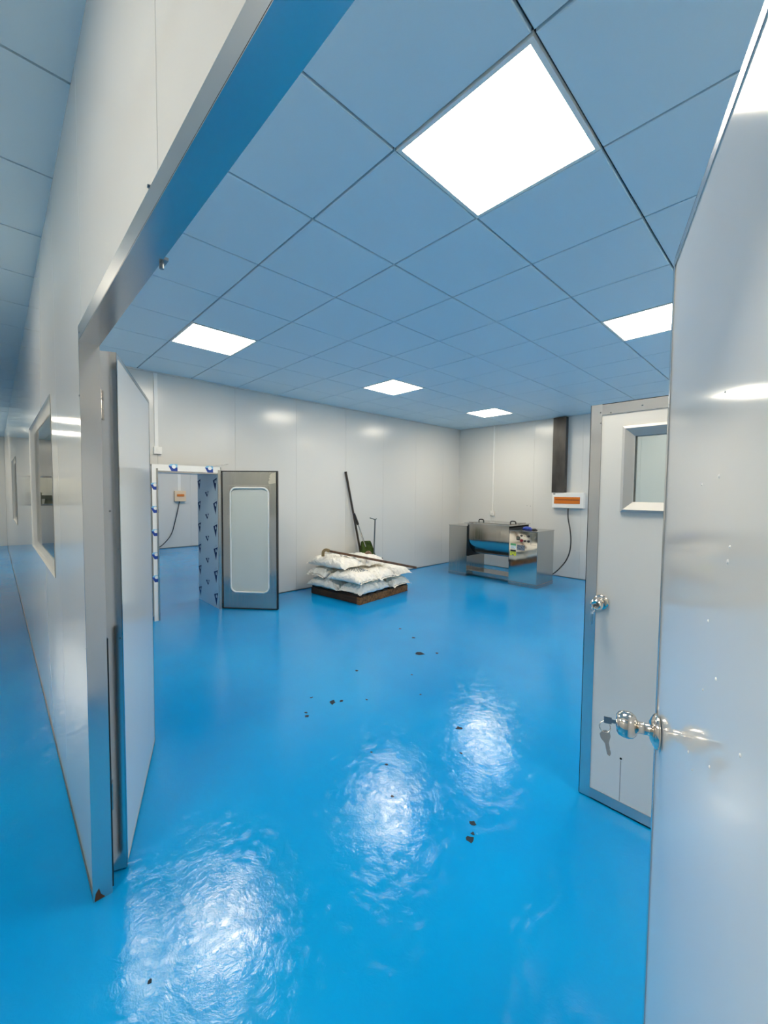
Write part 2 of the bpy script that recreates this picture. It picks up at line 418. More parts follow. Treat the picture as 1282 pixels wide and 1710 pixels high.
def window(n, x0, x1, z0, z1, ya, yb, label):
    w = thing('window_%d' % n, kind='structure', label=label)
    ym = (ya + yb) / 2
    bm = bmesh.new(); cove_frame(bm, x0, x1, z0, z1, ya - 0.003, ym + 0.010, 0.055); cove_frame(bm, x0, x1, z0, z1, yb + 0.003, ym + 0.014, 0.055)
    obj('window_frame', bm, M['coving'], w, smooth=60)
    obj('pane', B(x0 + 0.03, x1 - 0.03, ym + 0.004, ym + 0.008, z0 + 0.03, z1 - 0.03), M['glass'], w)
window(1, *W1, 0.231, 0.281, 'recessed corridor window with rounded aluminium frame nearest the door')
window(2, *W2, 0.231, 0.281, 'second corridor window further along the glossy wall')
w3 = thing('window_3', kind='structure', label='wide window in the end wall of the corridor')
bm = bmesh.new()
for a in ((-1.72, -1.67, 1.08, 1.92), (-0.25, -0.20, 1.08, 1.92), (-1.67, -0.25, 1.08, 1.13), (-1.67, -0.25, 1.87, 1.92)): box(bm, -15.055, -14.99, a[0], a[1], a[2], a[3])
obj('window_frame', bm, M['alu'], w3)
obj('pane', B(-15.03, -15.025, -1.67, -0.25, 1.13, 1.87), M['glass'], w3)

# baseboards: thin aluminium floor track
def track(name, bmx): tag(obj(name, bmx, M['greymetal']), 'thin aluminium floor track along the wall', None, kind='structure')
track('baseboard_front', B(-15, DW0 - 0.001, 0.227, 0.2308, 0, 0.012))
track('baseboard_left', B(-5.4495, -5.446, 2.14, 7.565, 0, 0.014))
track('baseboard_back', B(-5.44, 0.11, 7.566, 7.5695, 0, 0.014))
track('baseboard_far', B(-11.7495, -11.745, 0.3, 7.55, 0, 0.02))
# corner and ceiling angles
for k, a in enumerate([(-5.449, -5.437, 7.557, 7.569, 0.015, 2.935), (-5.449, -5.434, 0.30, 7.55, 2.932, 2.9465), (-5.43, 0.11, 7.554, 7.569, 2.932, 2.9465)]):
    tag(obj('trim_%d' % (k + 2), B(*a), M['panel']), 'thin angle strip where wall surfaces meet', None, kind='structure')

# ------------------------------------------------------------------ door frame (header + jambs)
fr = thing('trim_1', kind='structure', label='brushed aluminium frame around the double door opening')
hb = bmesh.new()
box(hb, DW0, DW1, 0.2255, 0.2305, 2.047, 2.097); box(hb, DW0, DW1, 0.2255, 0.2865, 2.045, 2.0485); box(hb, DW0, DW1, 0.2815, 0.2865, 2.047, 2.097)
obj('header_channel', hb, M['alux'], fr)
for xa, xb in ((DW0, DW0 + 0.003), (DW1 - 0.003, DW1)):
    jb = bmesh.new(); box(jb, xa, xb, 0.2255, 0.2865, 0.0, 2.045)
    s = -1 if xa == DW0 else 1
    xo = DW0 - 0.03 if s < 0 else DW1
    for ya, yb in ((0.2255, 0.2305), (0.2815, 0.2865)):
        box(jb, (DW0 - 0.004 if s < 0 else DW1 - 0.002), (DW0 + 0.002 if s < 0 else DW1 + 0.004), ya, yb, 0.0, 2.045)
    obj('door_jamb', jb, M['alu'], fr)
sb = bmesh.new(); box(sb, -1.05, -1.03, 0.287, 0.292, 2.055, 2.10); cyl(sb, (-1.04, 0.2895, 2.035), (-1.04, 0.2895, 2.06), 0.005); box(sb, -1.055, -1.025, 0.287, 0.300, 2.050, 2.057)
obj('striker', sb, M['keymetal'], fr)
bm = bmesh.new()
for (x, z) in ((-1.755, 2.07), (-0.884, 2.103), (-1.78, 1.86), (-1.778, 0.96)): cyl(bm, (x, 0.2305, z), (x, 0.2235, z), 0.0045, 0.003, 10)
obj('screws', bm, M['keymetal'], fr)
bm = bmesh.new(); box(bm, -1.792, -1.776, 0.2869, 0.292, 0.02, 0.98)
obj('slit_dark_strip', bm, M['black'], fr)  # black strip put in for the darkness seen through the hinge slit
bm = bmesh.new(); poly(bm, [(-1.771, 0.2300, 0.004), (-1.771, 0.262, 0.004), (-1.771, 0.250, 0.02), (-1.771, 0.245, 0.045), (-1.771, 0.234, 0.03)], (0.0012, 0, 0))
obj('rust_stain', bm, M['rust'], fr)

# ------------------------------------------------------------------ hinged leaves
def leaf_parts(t, L, y0, y1, z0, z1, lip, face='panel_gloss', hole=None, lipt=0.002):
    bm = bmesh.new(); e = 0.003
    if hole:
        hx0, hx1, hz0, hz1 = hole
        for a in ((e, hx0, z0 + e, z1 - e), (hx1, L - e, z0 + e, z1 - e), (hx0, hx1, z0 + e, hz0), (hx0, hx1, hz1, z1 - e)): box(bm, a[0], a[1], y0, y1, a[2], a[3])
    else: box(bm, e, L - e, y0, y1, z0 + e, z1 - e)
    obj('door_panel', bm, M[face], t)
    ys, ye = y0 - lipt, y1 + lipt
    for nm, a in (('stile', (0, lip, z0, z1)), ('stile', (L - lip, L, z0, z1)), ('rail', (lip, L - lip, z0, z0 + lip)), ('rail', (lip, L - lip, z1 - lip, z1))):
        bm = bmesh.new()
        if nm == 'stile':
            xo = (a[0], a[0] + 0.003) if a[0] == 0 else (a[1] - 0.003, a[1])
            box(bm, xo[0], xo[1], ys, ye, a[2], a[3])
        else:
            zo = (a[2], a[2] + 0.003) if a[2] == z0 else (a[3] - 0.003, a[3])
            box(bm, a[0], a[1], ys, ye, zo[0], zo[1])
        box(bm, a[0], a[1], ys, y0 + 0.0005, a[2], a[3]); box(bm, a[0], a[1], y1 - 0.0005, ye, a[2], a[3])
        obj(nm, bm, M['alu' if nm == 'stile' else 'alux'], t)

def knob(t, x, y, z, s, ang=0.0):
    """door knob at local x, face y, protruding towards s*y"""
    ax = Matrix.Translation((x, y, z)) @ Matrix.Rotation(math.radians(-90 * s), 4, 'X')
    k = bmesh.new(); lathe(k, [(0.0, 0.0), (0.036, 0.0), (0.037, 0.003), (0.036, 0.006), (0.034, 0.008), (0.030, 0.011), (0.018, 0.017), (0.0, 0.017)], ax)
    r = obj('rosette', k, M['chrome'], t, smooth=50)
    k = bmesh.new(); lathe(k, [(0.0, 0.010), (0.017, 0.012), (0.0125, 0.020), (0.0125, 0.036), (0.015, 0.040), (0.021, 0.042), (0.0265, 0.048), (0.0285, 0.056), (0.0278, 0.066), (0.024, 0.075), (0.018, 0.079), (0.0165, 0.0785), (0.0, 0.0785)], ax)
    kn = obj('knob', k, M['chrome'], t, smooth=50)
    k = bmesh.new(); lathe(k, [(0.0, 0.078), (0.0075, 0.0785), (0.007, 0.0805), (0.0, 0.0805)], ax)
    obj('lock_cylinder', k, M['keymetal'], kn, smooth=50)

def keys(loc, rotz, label, two=False, s=1.0):
    """key in the lock plus hanging key(s); local -y... protrudes towards local +y"""
    t = thing('key_set', loc, rotz, label, 'keys')
    bm = bmesh.new(); box(bm, -0.001, 0.001, -0.004, 0.010, -0.004, 0.004); box(bm, -0.001, 0.001, 0.008, 0.024, -0.008, 0.008, bevel=0.0006)
    obj('inserted_key', bm, M['keymetal'], t)
    bm = bmesh.new(); c = Vector((0, 0.021, -0.014)); n = 24
    tube(bm, [c + Vector((0.004 * math.sin(2 * math.pi * k / n), 0.011 * math.cos(2 * math.pi * k / n), 0.011 * math.sin(2 * math.pi * k / n) - 0.003)) for k in range(n + 1)], 0.0011, 6)
    obj('split_ring', bm, M['chrome'], t, smooth=60)
    for q in range(2 if two else 1):
        dx = 0.004 * q; a = 0.22 - 0.3 * q if not two else (0.06 - 0.16 * q)
        bm = bmesh.new()
        prof = [(-0.004, 0.0), (-0.011, -0.006), (-0.011, -0.016), (-0.006, -0.026), (-0.0042, -0.030), (-0.0042, -0.056), (0.0, -0.061), (0.0042, -0.056), (0.0042, -0.048), (0.0028, -0.046), (0.0042, -0.043), (0.0042, -0.030), (0.006, -0.026), (0.011, -0.016), (0.011, -0.006), (0.004, 0.0)]
        base = Vector((0.0 + dx, 0.022 if not two else 0.022 + 0.008 * q, -0.026))
        pts = []
        for (u, v) in prof:
            uu = u * math.cos(a) - v * math.sin(a); vv = u * math.sin(a) + v * math.cos(a)
            pts.append(base + Vector((uu * 0.35, -uu * 0.94, vv)))
        poly(bm, pts, (0.0018, 0.0006, 0))
        obj('hanging_key', bm, M['keymetal'], t)
    return t

# near right leaf (door_1)
NA = math.radians(109.07)
d1 = thing('door_1', (0.06, 0.27, 0), NA, 'near grey glossy door leaf with chrome knob, filling the right edge', 'door', kind='structure')
leaf_parts(d1, 0.86, -0.045, 0.0, 0.008, 2.04, 0.018)
knob(d1, 0.80, 0.0025, 1.018, 1)
knob(d1, 0.80, -0.0475, 1.018, -1)
bm = bmesh.new()
for z in (0.3, 1.78):
    for q in range(3): cyl(bm, (-0.012, 0.004, z + 0.033 * q), (-0.012, 0.004, z + 0.031 + 0.033 * q), 0.006, n=12)
    box(bm, -0.012, 0.0, 0.002, 0.005, z, z + 0.097)
obj('hinge', bm, M['keymetal'], d1)
bm = bmesh.new()
for (u, z, r) in ((0.43, 1.555, .0035), (0.375, 1.452, .004), (0.37, 1.47, .0022), (0.52, 1.546, .002), (0.45, 1.36, .0028), (0.40, 1.30, .003), (0.46, 1.26, .002), (0.41, 1.18, .0028), (0.30, 1.26, .003), (0.53, 1.13, .003), (0.50, 1.12, .0018), (0.42, 1.66, .0018)):
    cyl(bm, (u, -0.0005, z), (u, 0.0012, z), r, r * 0.5, 8)
obj('glue_drops', bm, M['glue'], d1, kind='stuff')
ax = Matrix.Rotation(NA, 4, 'Z')
kp = Vector((0.06, 0.27, 0)) + (Matrix.Rotation(NA, 3, 'Z') @ Vector((0.80, 0.0025 + 0.0805, 1.018)))
keys(kp, NA, 'keys hanging from the knob of the near grey door leaf')

# left leaf folded back into the room (door_2)
LA = math.radians(159.25)
d2 = thing('door_2', (-1.847, 0.349, 0), LA, 'left grey door leaf swung open into the room beside the aluminium jamb', 'door', kind='structure')
leaf_parts(d2, 0.90, 0.0, 0.055, 0.008, 2.055, 0.016)
for z in (0.255, 1.80):
    bm = bmesh.new()
    for q in range(3): cyl(bm, (-0.012, 0.052, z + 0.037 * q), (-0.012, 0.052, z + 0.034 + 0.037 * q), 0.0075, n=14)
    box(bm, -0.012, -0.001, 0.050, 0.054, z, z + 0.108); box(bm, -0.040, -0.012, 0.050, 0.053, z, z + 0.108)
    obj('hinge', bm, M['chrome'], d2, smooth=40)
bm = bmesh.new()
for (y, z) in ((0.03, 1.45), (0.006, 1.30), (0.010, 1.99), (0.006, 0.95)): cyl(bm, (-0.001, y, z), (0.002, y, z), 0.004, n=10)
obj('screws', bm, M['keymetal'], d2)

# far leaf with small window (door_3)
d3 = thing('door_3', (-0.755, 2.13, 0), 0, 'grey door leaf with small framed window and chrome knob, further back at right', 'door', kind='structure')
leaf_parts(d3, 0.86, 0.0, 0.045, 0.006, 1.965, 0.052, face='panel_gloss', hole=(0.16, 0.58, 1.465, 1.835), lipt=0.003)
bm = bmesh.new()
def bevel_frame(bm, x0, x1, z0, z1, wd, yo, yi):
    o = [(x0, z0), (x1, z0), (x1, z1), (x0, z1)]; a = 0.012
    L = [[(x, yo_, z) for x, z in pts] for pts, yo_ in (
        (o, 0.0), (o, yo), ([(x0 + a, z0 + a), (x1 - a, z0 + a), (x1 - a, z1 - a), (x0 + a, z1 - a)], yo - 0.006),
        ([(x0 + wd, z0 + wd), (x1 - wd, z0 + wd), (x1 - wd, z1 - wd), (x0 + wd, z1 - wd)], yi))]
    V = [[bm.verts.new(p) for p in l] for l in L]
    for p, q in zip(V[:-1], V[1:]):
        for k in range(4): bm.faces.new((p[k], p[(k + 1) % 4], q[(k + 1) % 4], q[k]))
bevel_frame(bm, 0.145, 0.595, 1.449, 1.849, 0.048, -0.010, 0.004)
box(bm, 0.160, 0.195, 0.004, 0.044, 1.465, 1.835); box(bm, 0.545, 0.580, 0.004, 0.044, 1.465, 1.835); box(bm, 0.195, 0.545, 0.004, 0.044, 1.465, 1.497); box(bm, 0.195, 0.545, 0.004, 0.044, 1.801, 1.835)
wf = obj('window_frame', bm, M['alum'], d3)
obj('pane', B(0.165, 0.575, 0.014, 0.018, 1.47, 1.83), M['glass'], wf)
obj('back_pane', B(0.165, 0.575, 0.030, 0.034, 1.47, 1.83), M['glass'], wf)
knob(d3, 0.075, -0.003, 1.005, -1)
keys((-0.755 + 0.075, 2.13 - 0.0835, 1.005), math.pi, 'pair of keys hanging from the knob of the far windowed door leaf', two=True)
bm = bmesh.new()
for (x, z) in ((0.045, 1.925), (0.09, 1.920), (0.22, 1.935), (0.36, 1.938), (0.047, 1.875)): cyl(bm, (x, -0.002, z), (x, -0.006, z), 0.004, 0.003, 10)
obj('screws', bm, M['keymetal'], d3)
bm = bmesh.new(); box(bm, 0.185, 0.1865, -0.0006, 0.0004, 0.06, 0.26); cyl(bm, (0.186, 0, 0.27), (0.186, -0.002, 0.27), 0.005, n=10)
obj('bolt_slot', bm, M['darkgap'], d3)
for z in (0.3, 1.65):
    bm = bmesh.new()
    for q in range(3): cyl(bm, (0.868, 0.050, z + 0.033 * q), (0.868, 0.050, z + 0.031 + 0.033 * q), 0.006, n=12)
    obj('hinge', bm, M['keymetal'], d3)

# ------------------------------------------------------------------ stainless pass-through doorway with film
def logo_front(bmd, bml, bmw, y, z, s, x, flip=1):
    """quadrilateral logo on a face of constant x, pointing -y"""
    poly(bml, [(x, y - 0.5 * s, z + 0.28 * s), (x, y - 0.28 * s, z + 0.5 * s), (x, y + 0.5 * s, z + 0.5 * s), (x, y + 0.5 * s, z + 0.1 * s)], (0.0008, 0, 0))
    poly(bmd, [(x, y - 0.5 * s, z + 0.28 * s), (x, y + 0.5 * s, z + 0.10 * s), (x, y + 0.5 * s, z - 0.45 * s), (x, y - 0.12 * s, z - 0.45 * s)], (0.0009, 0, 0))
    n = 18; poly(bmw, [(x, y + 0.1 * s + 0.23 * s * math.cos(2 * math.pi * k / n), z + 0.20 * s + 0.23 * s * math.sin(2 * math.pi * k / n)) for k in range(n)], (0.0014, 0, 0))

PF, PB = -5.25, -5.96       # front, back x of the pass-through tunnel
Y0, Y1 = 1.375, 2.075
tn = thing('door_frame_unit', (0, 0, 0), 0, 'stainless pass-through door surround wrapped in blue and white film', 'door frame')
tn.location = (-5.25, 1.7, 0)
def T(bm):   # shift into the unit's own frame
    bmesh.ops.translate(bm, verts=bm.verts, vec=(5.25, -1.7, 0)); return bm
obj('side_panel', T(B(PB, PF, Y1, Y1 + 0.035, 0.0, 1.76)), M['filmblue'], tn, label='blue film-covered side panel with printed triangles')
obj('side_panel', T(B(PB, PF, Y0 - 0.035, Y0, 0.0, 1.76)), M['filmblue'], tn, label='blue film-covered side panel with printed triangles')
obj('top_panel', T(B(PB, PF, Y0 - 0.035, Y1 + 0.035, 1.76, 1.79)), M['filmblue'], tn)
st = obj('front_header', T(B(PF, PF + 0.012, Y0 - 0.055, Y1 + 0.03, 1.765, 1.838)), M['filmwhite'], tn, label='white film strip with blue logos')
sl = obj('front_stile', T(B(PF, PF + 0.012, Y0 - 0.055, Y0 - 0.012, 0.0, 1.765)), M['filmwhite'], tn, label='white film strip with blue logos')
obj('edge_strip', T(B(PF, PF + 0.018, Y0 - 0.012, Y0 + 0.006, 0.0, 1.79)), M['steelb'], tn)
obj('edge_strip', T(B(PF, PF + 0.018, Y0 + 0.006, Y1 + 0.0, 1.745, 1.765)), M['steelb'], tn)
obj('hinge_stile', T(B(PF, PF + 0.022, Y1 + 0.0, Y1 + 0.032, 0.0, 1.80)), M['steelb'], tn)
obj('reveal_panel', T(B(-5.45, PF, Y1 + 0.035, Y1 + 0.045, 0.0, 1.83)), M['steelb'], tn)
obj('reveal_panel', T(B(-5.45, PF, Y0 - 0.055, Y0 - 0.045, 0.0, 1.83)), M['steelb'], tn)
obj('top_cover', T(B(-5.45, PF, Y0 - 0.055, Y1 + 0.045, 1.825, 1.838)), M['steelb'], tn)
for y, z, sz, par in [(1.545, 1.798, 0.10, st), (1.965, 1.798, 0.10, st)] + [(1.342, z, 0.085, sl) for z in (1.58, 1.31, 1.04, 0.77, 0.5)]:
    bd, bl, bw = bmesh.new(), bmesh.new(), bmesh.new()
    logo_front(bd, bl, bw, y, z, sz, PF + 0.0125)
    obj('logo_print', T(bd), M['logo'], par, label='dark blue printed shape'); obj('logo_print', T(bl), M['logolight'], par, label='light blue printed shape'); obj('logo_dot', T(bw), M['filmwhite'], par)
yy = Y1 - 0.0012
def tri(cx, z, w, h):
    bd, bl = bmesh.new(), bmesh.new()
    poly(bd, [(cx - w / 2, yy, z + h * 0.1), (cx + w / 2, yy, z + h * 0.28), (cx + w * 0.1, yy, z - h * 0.6)], (0, 0.0009, 0))
    poly(bl, [(cx - w / 2, yy, z + h * 0.17), (cx + w * 0.1, yy, z + h * 0.45), (cx + w / 2, yy, z + h * 0.36)], (0, 0.0009, 0))
    obj('film_print', T(bd), M['logodark'], tn, label='navy triangle printed on the film'); obj('film_print', T(bl), M['logopale'], tn, label='pale triangle printed on the film'); bl = bmesh.new()
    n = 14; poly(bl, [(cx + w * 0.12 + w * 0.17 * math.cos(2 * math.pi * k / n), yy - 0.0004, z + h * 0.02 + w * 0.17 * math.sin(2 * math.pi * k / n)) for k in range(n)], (0, 0.0009, 0))
    obj('film_dot', T(bl), M['logopale'], tn)
for k in range(6):
    z = 1.65 - 0.30 * k
    tri(-5.90, z, 0.11, 0.17); tri(-5.335, z, 0.13, 0.20)
    if k < 5: tri(-5.62, z - 0.145, 0.13, 0.09)
bm = bmesh.new()   # loose film flap on top right
rows = []
for i in range(9):
    a = i / 8; rows.append([bm.verts.new(T_) for T_ in [Vector((PF + 0.01 + 0.03 * math.sin(5 * a), 1.98 + 0.26 * a, 1.835 + 0.05 * a + 0.008 * math.sin(9 * a))), Vector((PF - 0.10 + 0.03 * a, 1.98 + 0.22 * a, 1.842 + 0.035 * a))]])
for a, b in zip(rows[:-1], rows[1:]): bm.faces.new((a[0], b[0], b[1], a[1]))
bmesh.ops.solidify(bm, geom=bm.faces[:], thickness=0.0015)
obj('film_flap', T(bm), M['filmwhite'], tn, label='loose crumpled flap of white film')

# stainless door with oblong window, standing open
GA = math.atan2(2.631 - 2.122, -4.705 + 5.276)
gd = thing('door_4', (-5.232, 2.118, 0), GA, 'open stainless door with white-rimmed oblong window', 'door', kind='structure')
LW, LH0, LH1 = 0.735, 0.006, 1.795
def rrect(x0, x1, z0, z1, r, y, n=6):
    pts = []
    for cx, cz, a0 in ((x1 - r, z1 - r, 0), (x0 + r, z1 - r, 90), (x0 + r, z0 + r, 180), (x1 - r, z0 + r, 270)):
        for k in range(n + 1):
            a = math.radians(a0 + 90 * k / n); pts.append((cx + r * math.cos(a), y, cz + r * math.sin(a)))
    return pts
def plate_with_hole(bm, x0, x1, z0, z1, inner, y0, y1):
    """rectangular plate with a rounded hole; inner = list of points (28) starting at right going ccw"""
    n = len(inner); outer = []
    cx = sum(p[0] for p in inner) / n; cz = sum(p[2] for p in inner) / n
    q = n // 4
    for i, p in enumerate(inner):
        # project corner arcs onto the outer corners/edges
        seg = i // q; k = (i % q) / (q - 1)
        corners = [((x1, p[2]), (x1, z1), (p[0], z1)), ((p[0], z1), (x0, z1), (x0, p[2])), ((x0, p[2]), (x0, z0), (p[0], z0)), ((p[0], z0), (x1, z0), (x1, p[2]))][seg]
        c = corners[0] if k < 0.4 else (corners[1] if k < 0.6 else corners[2])
        outer.append(c)
    def ring(pts, y): return [bm.verts.new((p[0], y, p[-1])) for p in pts]
    for y in (y0, y1):
        a = ring(inner, y); b = ring(outer, y)
        for i in range(n):
            try: bm.faces.new((a[i], a[(i + 1) % n], b[(i + 1) % n], b[i]))
            except ValueError: pass
        if y == y0: f = (a, b)
        else:
            for i in range(n):
                bm.faces.new((f[0][i], f[0][(i + 1) % n], a[(i + 1) % n], a[i])); bm.faces.new((f[1][i], f[1][(i + 1) % n], b[(i + 1) % n], b[i]))
inner = rrect(0.118, 0.620, 0.225, 1.578, 0.075, 0)
bm = bmesh.new(); plate_with_hole(bm, 0.006, LW - 0.006, LH0 + 0.006, LH1 - 0.006, inner, -0.0, 0.04)
obj('steel_leaf', bm, M['steelb'], gd)
bm = bmesh.new(); pts = rrect(0.118, 0.620, 0.225, 1.578, 0.075, -0.002); tube(bm, pts + pts[:2], 0.011, 8)
obj('gasket', bm, M['gasket'], gd, smooth=60, label='white rounded rubber gasket')
bm = bmesh.new(); poly(bm, rrect(0.118, 0.620, 0.225, 1.578, 0.075, 0.010), (0, 0.006, 0))
obj('pane', bm, M['frost'], gd, label='milky glass pane')
bm = bmesh.new(); z0, z1 = LH0, LH1
for a in ((0, LW, z0, z0 + 0.012), (0, LW, z1 - 0.014, z1), (0, 0.014, z0, z1), (LW - 0.014, LW, z0, z1)): box(bm, a[0], a[1], -0.004, 0.044, a[2], a[3])
obj('edge_seal', bm, M['black'], gd, label='black rubber edge seal')
bm = bmesh.new()     # pressed ridges around the window
for a in ((0.105, 0.64, 1.605, 1.609), (0.105, 0.64, 0.200, 0.204), (0.100, 0.104, 0.20, 1.61), (0.640, 0.644, 0.20, 1.61)): box(bm, a[0], a[1], -0.0025, 0.001, a[2], a[3])
obj('window_ridge', bm, M['steel'], gd)
bm = bmesh.new()     # torn film remains, upper right corner
pts = [(LW - 0.02, -0.001, 1.775), (0.655, -0.001, 1.76), (0.630, -0.001, 1.725), (0.648, -0.001, 1.715), (0.622, -0.001, 1.70), (0.640, -0.001, 1.68), (0.618, -0.001, 1.66), (0.628, -0.001, 1.625), (LW - 0.02, -0.001, 1.64)]
poly(bm, pts, (0, -0.001, 0)); obj('film_remnant', bm, M['steel'], gd)
bm = bmesh.new()
for z in (0.02, 1.78): cyl(bm, (-0.012, 0.0, z - 0.015), (-0.012, 0.0, z + 0.02), 0.012, n=14)
obj('pivot', bm, M['steelb'], gd)

# ------------------------------------------------------------------ wall fittings
def trunk(name, x0, x1, y0, y1, z0, z1, label): 
    o = obj(name, B(x0, x1, y0, y1, z0, z1, bevel=0.002), M['white']); tag(o, label, 'conduit'); return o
trunk('cable_conduit', -5.4495, -5.434, 1.405, 1.445, 2.058, 2.93, 'white conduit running down the left wall to the light switch')
sw = thing('wall_switch', (-5.4495, 1.435, 2.015), 0, 'square white switch box high on the left wall beside the grey leaf', 'switch')
obj('switch_box', B(0, 0.035, -0.043, 0.043, -0.043, 0.043, bevel=0.003), M['white'], sw)
obj('rocker', B(0.035, 0.039, -0.014, 0.014, -0.018, 0.018, bevel=0.001), M['white'], sw)
trunk('cable_conduit', -4.593, -4.563, 7.556, 7.5695, 1.172, 2.93, 'white conduit running down the back wall to the socket above the mixer')
so = thing('wall_socket', (-4.578, 7.5695, 1.12), 0, 'small white socket box on the back wall above the mixer', 'socket')
obj('socket_box', B(-0.043, 0.043, -0.035, 0, -0.05, 0.05, bevel=0.003), M['white'], so)
bm = bmesh.new()
for a in (-0.012, 0.0, 0.012): box(bm, a - 0.002, a + 0.002, -0.0355, -0.034, -0.02, -0.008)
obj('socket_slots', bm, M['black'], so)
du = obj('cable_duct', B(-3.30, -3.065, 7.47, 7.5695, 1.562, 2.93), M['duct']); tag(du, 'tall dark metal cable duct on the back wall above the breaker box', 'duct')
bb = thing('breaker_box', (-3.005, 7.5695, 1.42), 0, 'white wall breaker box with amber cover below the dark duct', 'breaker box')
obj('box_body', B(-0.285, 0.275, -0.09, 0, -0.14, 0.14, bevel=0.006), M['white'], bb)
w_ = obj('amber_cover', B(-0.245, 0.215, -0.096, -0.088, -0.062, 0.062, bevel=0.002), M['orange'], bb, label='amber hinged cover')
obj('cover_slot', B(-0.22, 0.21, -0.0975, -0.095, 0.002, 0.016), M['amberdark'], w_)
obj('maker_mark', B(-0.265, -0.225, -0.0915, -0.0895, 0.105, 0.125), M['ink'], bb)
bm = bmesh.new()
tube(bm, smooth_path([(-3.00, 7.50, 1.275), (-2.995, 7.50, 1.10), (-2.955, 7.50, 0.90), (-2.93, 7.49, 0.70), (-2.94, 7.48, 0.50), (-2.99, 7.45, 0.33), (-3.06, 7.38, 0.20), (-3.10, 7.25, 0.12), (-3.10, 7.05, 0.10), (-3.10, 6.90, 0.10)]), 0.011, 10)
tag(obj('power_cable', bm, M['cable'], smooth=60), 'black cable hanging from the breaker box to the mixer', 'cable')
# isolator in the far room
trunk('cable_conduit', -11.7495, -11.735, 3.57, 3.65, 1.535, 2.93, 'white conduit seen through the stainless doorway above the beige box')
iso = thing('isolator_box', (-11.7495, 3.62, 1.39), 0, 'beige isolator box with orange flap seen through the stainless doorway', 'switch box')
obj('box_body', B(0, 0.08, -0.14, 0.14, -0.14, 0.14, bevel=0.006), M['tan'], iso)
obj('orange_flap', B(0.08, 0.10, -0.09, 0.09, -0.01, 0.055, bevel=0.006), M['orange'], iso, label='orange flap')
bm = bmesh.new()
tube(bm, smooth_path([(-11.70, 3.60, 1.25), (-11.70, 3.56, 1.04), (-11.70, 3.48, 0.70), (-11.69, 3.40, 0.42), (-11.68, 3.27, 0.22), (-11.66, 3.08, 0.06), (-11.64, 2.85, 0.012), (-11.62, 2.5, 0.012)]), 0.012, 8)
tag(obj('power_cable', bm, M['cable'], smooth=60), 'dark cable curving down from the beige isolator box', 'cable')
# small screw marks on back wall
bm = bmesh.new()
for x, z in ((-3.82, 1.30), (-3.75, 1.295)): cyl(bm, (x, 7.5695, z), (x, 7.566, z), 0.006, n=8)
tag(obj('wall_plugs', bm, M['ink']), 'two small plugs in the back wall above the mixer', 'wall plug', kind='stuff')

# ------------------------------------------------------------------ trough mixer
mx = thing('trough_mixer', (-3.85, 6.265, 0), 0, 'stainless steel trough mixer with two end cabinets and handled lid', 'mixer')
def cabinet(x0, x1, y1, h, name, mfront):
    bm = bmesh.new(); box(bm, x0, x1, 0.0, y1, 0.012, h - 0.012, bevel=0.003)
    c = obj(name, bm, M['steelb'], mx)
    obj('front_sheet', B(x0 + 0.004, x1 - 0.004, -0.003, 0.001, 0.07, h - 0.02), M[mfront], c)
    obj('kick_plate', B(x0 - 0.004, x1 + 0.004, -0.005, y1 + 0.004, 0.0, 0.055, bevel=0.002), M['steelb'], c)
    obj('cabinet_top', B(x0 - 0.006, x1 + 0.006, -0.007, y1 + 0.006, h - 0.014, h, bevel=0.002), M['steelb'], c)
    return c
cl = cabinet(-0.872, -0.470, 0.60, 0.935, 'end_cabinet', 'steelb')
cr = cabinet(0.383, 0.880, 0.60, 0.925, 'control_cabinet', 'steel')
# trough: U section extruded in x
def trough():
    bm = bmesh.new(); yc, R, zc = 0.345, 0.315, 0.72
    prof = [(yc - R, 0.985)] + [(yc - R * math.cos(math.radians(a)), zc - R * math.sin(math.radians(a))) for a in range(0, 181, 9)] + [(yc + R, 0.985)]
    for x in ((-0.455, 0.368),):
        a = [bm.verts.new((x[0], y, z)) for y, z in prof]; b = [bm.verts.new((x[1], y, z)) for y, z in prof]
        for i in range(len(a) - 1): bm.faces.new((a[i], b[i], b[i + 1], a[i + 1]))
        bm.faces.new(a[::-1]); bm.faces.new(b)
    return bm
obj('trough', trough(), M['steelb'], mx, smooth=50)
for x in (-0.462, 0.370):
    obj('end_plate', B(x, x + 0.010, 0.012, 0.69, 0.38, 0.975), M['black'], mx)
obj('trough_rim', B(-0.462, 0.380, 0.012, 0.70, 0.955, 0.985), M['steelb'], mx)
ld = obj('lid', B(-0.52, 0.40, -0.02, 0.72, 0.987, 1.003, bevel=0.002), M['steel'], mx)
obj('lid_panel', B(-0.46, 0.34, 0.04, 0.66, 1.0035, 1.010, bevel=0.002), M['steelb'], ld)
for x in (-0.36, 0.285):
    bm = bmesh.new(); tube(bm, smooth_path([(x - 0.05, 0.30, 1.008), (x - 0.05, 0.30, 1.03), (x - 0.035, 0.30, 1.046), (x, 0.30, 1.05), (x + 0.035, 0.30, 1.046), (x + 0.05, 0.30, 1.03), (x + 0.05, 0.30, 1.008)], 5), 0.0105, 8)
    obj('lid_handle', bm, M['black'], ld, smooth=60, label='black lid handle')
obj('cross_beam', B(-0.47, 0.383, 0.10, 0.47, 0.03, 0.105, bevel=0.003), M['steelb'], mx)
